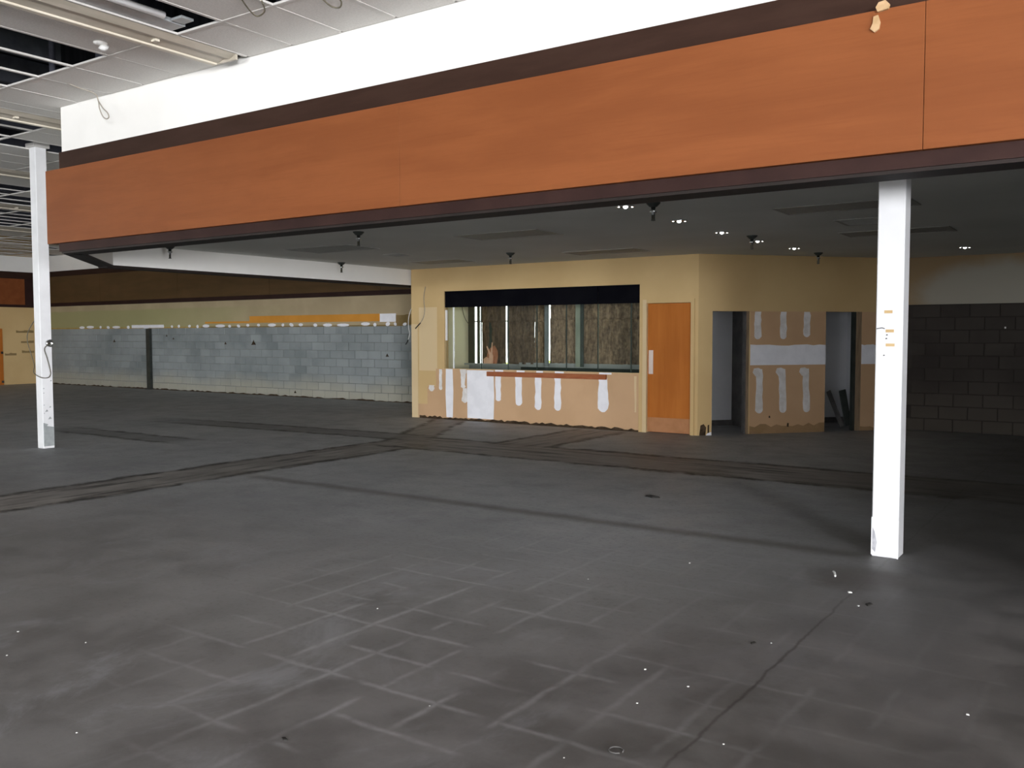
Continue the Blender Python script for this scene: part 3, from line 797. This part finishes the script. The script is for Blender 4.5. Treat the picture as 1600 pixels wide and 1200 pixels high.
# door
dr = box('door_1', DX0+.012, DX1-.018, BY+.03, BY+.075, .012, DZ-.01, 'door', kind=ST)
box('push_plate', DX0+.03, DX0+.105, BY+.024, BY+.03, .90, 1.265, 'plate_pink', dr)
box('kick_plate', DX0+.014, DX1-.02, BY+.024, BY+.03, .015, .235, 'kick', dr)
for zc in (.3, 1.0, 1.7): box('hinge', DX1-.022, DX1-.010, BY+.018, BY+.03, zc-.05, zc+.05, 'brass', dr)
dfm = empty('trim_2', (DX0, BY, 0)); dfm['kind'] = ST
box('door_jamb', DX0-.055, DX0+.010, BY-.018, BY+.1, 0, DZ+.05, 'cream_light', dfm)
box('door_jamb', DX1-.008, DX1+.05, BY-.018, BY+.1, 0, DZ+.05, 'cream', dfm)
box('door_head', DX0+.010, DX1-.008, BY-.018, BY+.1, DZ-.005, DZ+.05, 'cream', dfm)
# room behind the service window
boxes('wall_inner_room', [(BX0+.12, BX0+.16, BY+.12, 14.2, 0, ZL), (-6.20, -6.16, BY+.12, 14.2, 0, ZL)], 'cream_pale', kind=ST)
# papered rear window of that room
RY = 14.12
w2 = empty('window_2', (-8.2, RY, 0)); w2['kind'] = ST
box('lower_panel', -10.68, -9.46, RY, RY+.12, 0, .924, 'sill', w2)
box('lower_panel', -9.46, -6.2, RY, RY+.12, 0, .905, 'mullion_dark', w2)
box('sill', -9.46, -6.2, RY-.06, RY+.12, .905, .984, 'sill', w2)
box('lintel', -10.68, -6.2, RY, RY+.12, 2.25, ZL, 'mullion_dark', w2)
for (a, b, mt) in ((-10.68, -10.535, 'mullion_dark'), (-10.465, -10.412, 'mullion_dark'), (-10.25, -10.05, 'mullion_dark'), (-8.825, -8.742, 'mullion'), (-8.17, -8.075, 'mullion_green'), (-8.075, -8.01, 'mullion_dark'), (-6.68, -6.59, 'mullion_green')):
    box('mullion', a, b, (RY-.17 if a > -9 else RY-.02), (RY-.145 if a > -9 else RY+.01), .93, 2.25, mt, w2)
box('transom', -10.68, -9.8, RY+.03, RY+.06, 1.755, 1.775, 'mullion_dark', w2)
box('glass_pane', -10.535, -6.2, RY+.07, RY+.076, .93, 2.25, 'glass', w2)


def paper_sheet(x0, x1, z0, z1, y, label):
    nx, nz = max(6, int((x1-x0)/.03)), max(6, int((z1-z0)/.05)); bm = bmesh.new(); g = []
    ph = [random.uniform(0, 6.3) for _ in range(4)]
    for j in range(nz+1):
        row = []
        for i in range(nx+1):
            x_ = x0+(x1-x0)*i/nx; z_ = z0+(z1-z0)*j/nz
            fold = .009*math.sin(x_*38+ph[0]+.8*math.sin(z_*3+ph[1]))+.005*math.sin(x_*83+z_*6+ph[2])+random.uniform(-.004, .004)
            if i in (0, nx): x_ += random.uniform(-.0012, .0012)
            if j == 0: z_ += random.uniform(-.004, .004)
            row.append(bm.verts.new((x_, y+fold, z_)))
        g.append(row)
    for j in range(nz):
        for i in range(nx): bm.faces.new((g[j][i], g[j][i+1], g[j+1][i+1], g[j+1][i]))
    bmesh.ops.recalc_face_normals(bm, faces=bm.faces)
    me = bpy.data.meshes.new('brown_paper'); bm.to_mesh(me); bm.free()
    for p in me.polygons: p.use_smooth = True
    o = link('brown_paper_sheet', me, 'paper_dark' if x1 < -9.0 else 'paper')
    sol = o.modifiers.new('thickness', 'SOLIDIFY'); sol.thickness = .002
    return tag(o, label, 'paper', 'brown paper sheets masking the window of the counter room')


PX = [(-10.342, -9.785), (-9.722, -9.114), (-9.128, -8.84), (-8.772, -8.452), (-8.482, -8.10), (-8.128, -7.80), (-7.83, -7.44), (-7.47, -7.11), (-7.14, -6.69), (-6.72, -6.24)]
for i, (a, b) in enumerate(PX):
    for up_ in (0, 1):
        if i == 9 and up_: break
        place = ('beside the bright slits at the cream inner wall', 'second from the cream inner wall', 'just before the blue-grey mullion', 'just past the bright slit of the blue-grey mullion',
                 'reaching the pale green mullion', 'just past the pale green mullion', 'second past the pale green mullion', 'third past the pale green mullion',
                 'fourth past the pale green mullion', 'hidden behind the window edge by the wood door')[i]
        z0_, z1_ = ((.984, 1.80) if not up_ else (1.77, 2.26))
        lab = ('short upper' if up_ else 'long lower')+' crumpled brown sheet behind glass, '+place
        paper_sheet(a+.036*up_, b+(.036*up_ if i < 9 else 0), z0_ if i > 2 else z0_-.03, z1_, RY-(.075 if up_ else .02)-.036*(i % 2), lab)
# torn orange paper scrap on the window ledge
sc = empty('orange_paper_scrap', (-10.08, RY-.13, .955), 'torn rust-orange paper scrap with two upright points, behind the service window glass', 'paper scrap')
FRS = IDF
box('sill_board', -10.68, -9.46, RY-.15, RY, .925, .955, 'sill', w2)
plate('crumpled_back', [(-10.20, .956), (-9.93, .956), (-9.90, 1.10), (-9.91, 1.20), (-9.98, 1.30), (-10.06, 1.26), (-10.13, 1.20), (-10.15, 1.10)], RY-.11, .02, 'rust_paper', sc)
plate('torn_point', [(-10.10, .956), (-10.01, .956), (-10.0, 1.10), (-10.02, 1.14), (-10.015, 1.36), (-10.03, 1.36), (-10.055, 1.15), (-10.14, 1.29), (-10.155, 1.28), (-10.09, 1.12)], RY-.13, .012, 'rust_light', sc)
plate('crumpled_fold', [(-10.215, .956), (-10.10, .956), (-10.10, 1.06), (-10.16, 1.08), (-10.22, 1.04)], RY-.13, .02, 'rust_light', sc)

# two loose wires at the corner of the counter room


def wire_thing(name, pts, r, mat, label, tip=None):
    o = tube(name, pts, r, mat); tag(o, label, 'wire')
    if tip: tube('taped_end', tip, r*1.7, 'black_tape', o, sub=2)
    return o


wire_thing('hanging_wire', [(-10.50, BY-.005, 2.37), (-10.50, BY-.03, 2.28), (-10.50, BY-.05, 2.19), (-10.47, BY-.08, 2.07), (-10.44, BY-.10, 1.95), (-10.47, BY-.10, 1.82), (-10.54, BY-.10, 1.72)], .006, 'wire',
           'grey wire hanging from the cream wall beside the service window', [(-10.54, BY-.10, 1.72), (-10.59, BY-.10, 1.68), (-10.66, BY-.10, 1.62)])
wire_thing('hanging_wire', [(-10.84, BY+.05, 2.04), (-10.90, BY+.03, 1.92), (-10.93, BY+.02, 1.78), (-10.925, BY+.02, 1.62), (-10.90, BY+.02, 1.53), (-10.94, BY+.02, 1.42)], .006, 'wire_white',
           'white wire hanging outside the corner of the cream counter room wall', [(-10.94, BY+.02, 1.42), (-10.96, BY+.02, 1.38), (-11.0, BY+.02, 1.33)])
wire_thing('hanging_wire', [(-10.665, 13.88, 2.10), (-10.66, 13.90, 1.98), (-10.655, 13.95, 1.85), (-10.655, 14.03, 1.76), (-10.66, 14.10, 1.71)], .006, 'wire_dark',
           'drooping wire on the pale inner wall seen through the service window')
wire_thing('ceiling_wire', [(-8.62, 4.86, 3.97), (-8.60, 5.02, 3.935), (-8.56, 5.18, 3.90), (-8.53, 5.2, 3.83), (-8.51, 5.2, 3.75), (-8.46, 5.2, 3.67), (-8.40, 5.2, 3.635), (-8.355, 5.2, 3.645), (-8.375, 5.2, 3.69), (-8.45, 5.2, 3.745), (-8.52, 5.2, 3.82)], .006, 'wire',
           'thin grey wire looping down from the ceiling in front of the white bulkhead')
wire_thing('ceiling_wire', [(-5.40, 4.40, 3.96), (-5.47, 4.54, 3.92), (-5.50, 4.63, 3.90), (-5.47, 4.65, 3.90), (-5.38, 4.62, 3.91), (-5.33, 4.55, 3.95)], .006, 'wire_dark',
           'short dark wire sagging from the ceiling beside the small open bay above the bulkhead')
wire_thing('ceiling_wire', [(-4.93, 4.74, 3.96), (-4.91, 4.83, 3.91), (-4.86, 4.87, 3.90), (-4.81, 4.84, 3.92), (-4.80, 4.78, 3.96)], .006, 'wire_dark',
           'second short wire sagging from the ceiling, further along above the white bulkhead')

# ------------------------------------------------------------------ angled wall past the door (two doorways, bare board panels)
A0 = Vector((BX1, BY, 0)); dv_ = Vector((2.30, 2.60, 0)); LEN = dv_.length; dv_.normalize()
FR = (A0, dv_, Vector((-dv_.y, dv_.x, 0)))
OZ = 1.85
wa = boxes('wall_angled', [(0, .23, 0, .12, 0, ZL), (.23, LEN, 0, .12, OZ, ZL), (.83, 2.13, 0, .12, 0, OZ), (2.76, LEN, 0, .12, 0, OZ)], 'cream', kind=ST, fr=FR)
plate('bare_board', rect(.85, 2.13, .0, OZ), 0, .004, 'board', wa, fr=FR)
plate('bare_board', rect(2.76, LEN, .0, OZ), 0, .004, 'board', wa, fr=FR)
for (a, b) in ((.85, 2.13), (2.76, LEN-.1)):
    plate('joint_band', ragged(a, b, 1.04, 1.34, 12, .012), -.004, .004, 'mud', wa, fr=FR)
for (c, zt, zb) in ((.97, OZ-.005, 1.43), (1.40, OZ-.005, 1.43), (1.80, OZ-.005, 1.46)):
    plate('compound_stroke', stroke(c, .105, zt, zb, .1), -.004, .004, 'mud_dim', wa, fr=FR)
for (c, ln) in ((.985, .01), (1.37, .05), (1.77, .06)):
    pts = stroke(c+.02, .11, .98, .31, .05, ln*.4)
    plate('compound_stroke', pts, -.004, .005, 'mud_dim', wa, fr=FR)
    plate('compound_stroke', [(c-.09, .93), (c-.04, .87), (c+.05, .90), (c+.07, .97), (c, 1.0), (c-.07, .99)], -.004, .004, 'mud_dim', wa, fr=FR)
plate('torn_paper', ragged(.85, 2.13, .0, .12, 14, .03), -.004, .003, 'board_torn', wa, fr=FR)
plate('torn_paper', ragged(2.76, LEN, .0, .05, 8, .02), -.004, .003, 'board_torn', wa, fr=FR)
plate('chipped_hole', [(1.48, .10), (1.51, .09), (1.515, .15), (1.49, .155)], -.004, .004, 'crud', wa, fr=FR)
plate('chipped_hole', [(1.17, .24), (1.20, .235), (1.195, .27), (1.175, .27)], -.004, .004, 'crud', wa, fr=FR)
plate('chipped_hole', [(3.0, .27), (3.05, .25), (3.06, .31), (3.02, .32)], -.004, .004, 'crud', wa, fr=FR)
plate('wall_residue', [(0.03, 0), (.13, 0), (.14, .12), (.10, .17), (.05, .15)], 0, .004, 'crud', wa, fr=FR)
plate('wall_residue', [(.165, .02), (.19, .02), (.19, .16), (.165, .15)], 0, .004, 'crud', wa, fr=FR)
plate('compound_stroke', [(.14, 0), (.225, 0), (.225, .05), (.16, .03)], 0, .006, 'mud', wa, fr=FR)
box('edge_stud', .795, .83, -.002, .118, 0, OZ, 'stud', wa, fr=FR)
box('edge_stud', .775, .795, .02, .10, 0, OZ, 'grey_wood', wa, fr=FR)
box('edge_stud', 2.69, 2.76, .0, .118, 0, OZ, 'stud', wa, fr=FR)
box('edge_stud', 2.64, 2.69, .04, .10, 0, OZ, 'steel_dark', wa, fr=FR)
# passage behind it
boxes('wall_passage', [(.2, 3.40, 1.30, 1.4, 0, ZL), (3.40, 3.5, .12, 1.4, 0, ZL), (.1, .2, .12, 1.4, 0, ZL)], 'inner_white', kind=ST, fr=FR)
boxes('baseboard_passage', [(.2, 3.38, 1.275, 1.30, 0, .09)], 'grey_wood', kind=ST, fr=FR)
wd_ = box('wall_passage_shade', 1.24, 1.34, .12, 1.3, 0, ZL, 'grey_wood', kind=ST, fr=FR)  # added dark slab in place of shade on the white wall
# two boards leaning inside the second doorway


def leaning(name, s0, t0, z0, s1, t1, z1, wdt, th, mat, label):
    bm = bmesh.new(); a = P(FR, s0, t0, z0); b = P(FR, s1, t1, z1); ax = (b-a).normalized()
    sd_ = ax.cross(FR[2]).normalized(); nn = sd_.cross(ax)
    for p in (a, b):
        for q in ((-1, -1), (1, -1), (1, 1), (-1, 1)): bm.verts.new(p+sd_*wdt/2*q[0]+nn*th/2*q[1])
    v = list(bm.verts)
    for f in ((3, 2, 1, 0), (4, 5, 6, 7), (0, 1, 5, 4), (1, 2, 6, 5), (2, 3, 7, 6), (3, 0, 4, 7)): bm.faces.new([v[i] for i in f])
    return tag(finish(bm, name, mat, None, None, None, .003), label, 'board')


leaning('leaning_board', 2.70, .38, .03, 2.47, .42, .60, .075, .02, 'grey_wood', 'slim grey board leaning at a tilt inside the second doorway, by the white inner wall')
leaning('leaning_board', 2.76, .30, .05, 2.64, .30, .62, .12, .02, 'steel_dark', 'wider dark board leaning in the second doorway against its brown stud')

# ------------------------------------------------------------------ dark block wall beyond the column
wr = box('wall_back_block', -3.0, .45, YB, YB+.3, 0, ZL, 'mortar_dark', kind=ST)
bme2 = bme.copy(); bme2.materials.clear(); bme2.materials.append(MAT['block_dark'])
for c in range(11):
    for r in range(10):
        x = -2.82+c*bw+(bw/2 if r % 2 else 0)
        if x > .3: continue
        o = link('block', bme2, None, wr); o.location = (x, YB+random.uniform(-.003, .002), r*.1955+.098); o.scale = (1, 1, 1.03)
box('upper_board', -3.0, .45, YB-.03, YB, 1.96, ZL, 'cream_patch', wr)
box('anchor_bolt', -1.545, -1.525, YB-.03, YB-.012, 1.585, 1.61, 'mud_dim', wr)
plate('pale_patch', [(-1.26, 1.50), (-1.02, 1.45), (-1.0, 1.85), (-1.10, 1.83), (-1.20, 1.66)], YB-.013, .002, 'scuff', wr)
plate('chipped_hole', [(-1.43, 1.25), (-1.38, 1.245), (-1.365, 1.285), (-1.42, 1.29)], YB-.012, .003, 'mortar_dark', wr)

# ------------------------------------------------------------------ remaining shell (behind and beside the camera)
box('wall_shade_partition', .2, XR, YH+.02, YH+.16, 0, 2.385, 'partition', kind=ST)  # both partitions unseen, added to shade the low room's dark end
box('wall_shade_partition', .2, .32, YH+.16, 15.2, 0, ZL, 'partition', kind=ST)
boxes('wall_right', [(XR, XR+.25, YF, -13.9, 0, 4.95), (XR, XR+.25, -9.3, -3.6, 0, 4.95), (XR, XR+.25, 1.6, YH+.2, 0, 4.95)]+[(XR, XR+.25, a, b, c, d) for a, b in ((-13.9, -9.3), (-3.6, 1.6)) for c, d in ((0, .28), (3.22, 4.95))], 'inner_white', kind=ST)
boxes('wall_front', [(XL, -9.1, YF-.25, YF, 0, 4.95), (1.1, XR, YF-.25, YF, 0, 4.95), (-9.1, 1.1, YF-.25, YF, 0, .28), (-9.1, 1.1, YF-.25, YF, 3.05, 4.95)], 'inner_white', kind=ST)
for nm, q in (('window_3', [(XR+.08, XR+.14, -13.9+i*1.13, -13.84+i*1.13, .28, 3.22) for i in range(5)]),
              ('fill_window_4', [(-9.1+i*1.69, -9.04+i*1.69, YF-.14, YF-.08, .28, 3.05) for i in range(7)]),  # unseen window added for the front fill lamp
              ('fill_window_6', [(XR+.08, XR+.14, -3.6+i*1.28, -3.54+i*1.28, .28, 3.22) for i in range(5)]),  # unseen window added to go with the side fill
              ('fill_window_5', [(XL-.14, XL-.08, -9.2+i*1.67, -9.14+i*1.67, .2, 3.0) for i in range(6)])):  # unseen window added around the greenish left fill
    f = empty(nm, (0, 0, 0)); f['kind'] = ST
    for b in q: box('mullion', *b, 'mullion', f)

# ------------------------------------------------------------------ columns
colr = empty('column', (-1.325, 6.46, 0), 'white square column standing in front of the angled wall, tape marks at eye height', 'column')
colr['kind'] = 'thing'
box('shaft', -1.41, -1.24, 6.375, 6.545, .0, ZL, 'column', colr, bevel=.006)
plate('base_wrap', [(-1.412, .012), (-1.36, .004), (-1.30, .010), (-1.238, .0), (-1.238, .26), (-1.31, .268), (-1.37, .262), (-1.412, .268)], 6.374, .003, 'column', colr)
for (a, b, zc) in ((-1.358, -1.306, 1.65), (-1.347, -1.295, 1.523), (-1.345, -1.289, 1.43)):
    plate('tape_mark', rect(a, b, zc-.010, zc+.010), 6.375, .002, 'stain_tape', colr)
plate('pen_mark', [(-1.405, 1.535), (-1.37, 1.541), (-1.352, 1.535), (-1.352, 1.541), (-1.37, 1.547), (-1.405, 1.541)], 6.375, .001, 'mark_dark', colr)
for (a, zc) in ((-1.339, 1.496), (-1.342, 1.472), (-1.355, 1.36), (-1.31, .085)):
    plate('pen_mark', [(a-.006, zc-.004), (a+.007, zc-.002), (a+.004, zc+.005), (a-.004, zc+.004)], 6.375, .001, 'mark_dark', colr)
plate('scuff_mark', [(-1.405, .05), (-1.385, .03), (-1.375, .10), (-1.39, .17), (-1.404, .20)], 6.371, .001, 'scuff', colr)

coll = empty('column', (-11.81, 6.44, 0), 'white square column at the open corner of the bulkhead, grey plaster showing at its foot', 'column')
coll['kind'] = 'thing'
CX0, CX1, CY0, CY1 = -12.035, -11.885, 6.345, 6.495
box('shaft', CX0, CX1, CY0, CY1, .0, 4.0, 'column', coll, bevel=.006)
boxes('top_collar', [(CX0-.03, CX1+.03, CY0-.03, CY1+.03, 3.965, 4.02)], 'bar', coll)
FRX = (Vector((CX1, 0, 0)), Vector((0, 1, 0)), Vector((-1, 0, 0)))      # +X face: s = y, depth towards -X
plate('bare_plaster', [(CY0+.004, .03), (CY1-.004, .03), (CY1-.004, .28), (CY1-.10, .30), (CY0+.07, .32), (CY0+.004, .345)], 0, .002, 'column_grey', coll, fr=FRX)
for (a, zc, s_) in ((CY0+.02, .80, .015), (CY0+.02, .74, .012), (CY0+.05, .50, .03), (CY1-.06, .40, .035), (CY0+.02, .58, .012), (CY0+.02, .47, .012), (CY1-.05, .55, .02), (CY1-.03, .9, .018)):
    plate('paint_chip', [(a-s_*.6, zc-s_*.4), (a+s_*.8, zc-s_*.2), (a+s_*.2, zc+s_*.7)], 0, .002, 'column_grey', coll, fr=FRX)
jb = link('outlet_box', lathe_mesh('outlet_box', [(.052, 0), (.052, .02), (.043, .032), (.032, .034), (.028, .02), (.004, .02)], 20), 'chrome', coll)
jb.location = Vector((CX1, CY1-.04, 1.40))-coll.location; jb.rotation_euler = (0, PI/2, 0)
q = lambda *a: tuple(a)
wire = [(CX1+.03, CY1-.04, 1.40), (CX1+.035, CY0+.03, 1.33), (CX1+.04, CY0+.06, 1.20), (CX1+.05, CY1-.06, 1.04), (CX1+.05, CY1-.06, .98), (CX1+.06, CY0+.05, .945), (CX1+.02, CY0-.02, .95),
        (-11.98, CY0-.05, 1.01), (-12.10, CY0+.02, 1.11), (-12.22, CY0+.04, 1.27), (-12.29, CY0+.04, 1.41), (-12.28, CY0+.04, 1.54), (-12.22, CY0+.10, 1.70), (-12.10, CY1+.02, 1.84), (-12.04, CY1+.01, 1.92)]
tube('loose_wire', wire, .006, 'wire_dark', coll)

# ------------------------------------------------------------------ litter on the floor
fl = bmesh.new()
for vx in ((-.5, -.3, 0), (.4, -.5, 0), (.6, .2, 0), (-.1, .5, 0)): fl.verts.new(vx)
tp = [fl.verts.new((v.co.x*.8, v.co.y*.8, .35)) for v in list(fl.verts)]
bt = list(fl.verts)[:4]
fl.faces.new(bt[::-1]); fl.faces.new(tp)
for i in range(4): fl.faces.new((bt[i], bt[(i+1) % 4], tp[(i+1) % 4], tp[i]))
bmesh.ops.recalc_face_normals(fl, faces=fl.faces); flake = bpy.data.meshes.new('paint_flake'); fl.to_mesh(flake); fl.free(); flake.materials.append(MAT['chip_white'])
flake_d = flake.copy(); flake_d.materials.clear(); flake_d.materials.append(MAT['chip_dark'])
for (x, y, s_) in ((-3.247, 1.826, .014), (-4.178, 2.408, .014), (-4.316, 2.101, .016), (-4.619, 2.306, .018), (-3.371, 3.617, .018), (-2.71, 4.787, .014), (-2.301, 2.768, .011), (-1.618, 2.688, .011),
                   (-1.755, 3.621, .022), (-1.515, 3.542, .018), (-1.616, 3.263, .018), (-1.305, 5.386, .045), (-1.2, 5.142, .024), (-.487, 3.894, .026), (-1.188, 3.108, .016), (-1.4, 4.278, .016), (-2.35, 5.5, .02)):
    o = link('paint_flake', flake, None); o.location = (x, y, 0); o.scale = (s_*.55, s_*.55, s_*.4); o.rotation_euler = (0, 0, random.uniform(0, 6))
    tag(o, 'tiny white paint flake lying on the bare concrete floor', 'flake', 'white paint flakes on the concrete floor')
for (x, y, s_, lab) in ((-3.603, 7.569, .10, 'black scrap on the floor in front of the wood door, well past the slab joint'), (-1.475, 4.228, .03, 'small black crumb on the floor below the white column foot'),
                        (-2.553, 2.232, .025, 'small black crumb on the concrete floor, away from the pale tile lines'), (-1.16, 5.20, .045, 'dark curled leaf scrap beside a white flake below the column foot')):
    o = link('floor_scrap', flake_d, None); o.location = (x, y, 0); o.scale = (s_*1.4, s_*.7, s_*.4); o.rotation_euler = (0, 0, random.uniform(0, 3)); tag(o, lab, 'scrap')
sl = tube('wood_sliver', [(-1.50, 5.77, .012), (-1.48, 5.72, .02), (-1.46, 5.66, .012)], .006, 'chip_white'); tag(sl, 'pale thin sliver lying on the dark stain below the white column', 'sliver')
nn_ = tube('ring_stain', [(-1.49+.026*math.cos(a), 2.841+.026*math.sin(a), .003) for a in [2*PI*k/10 for k in range(10)]], .0028, 'grey_wood'); tag(nn_, 'small dark ring stain on the floor beside the long crack', 'ring')  # thin tube stands for a faint ring stain on the floor
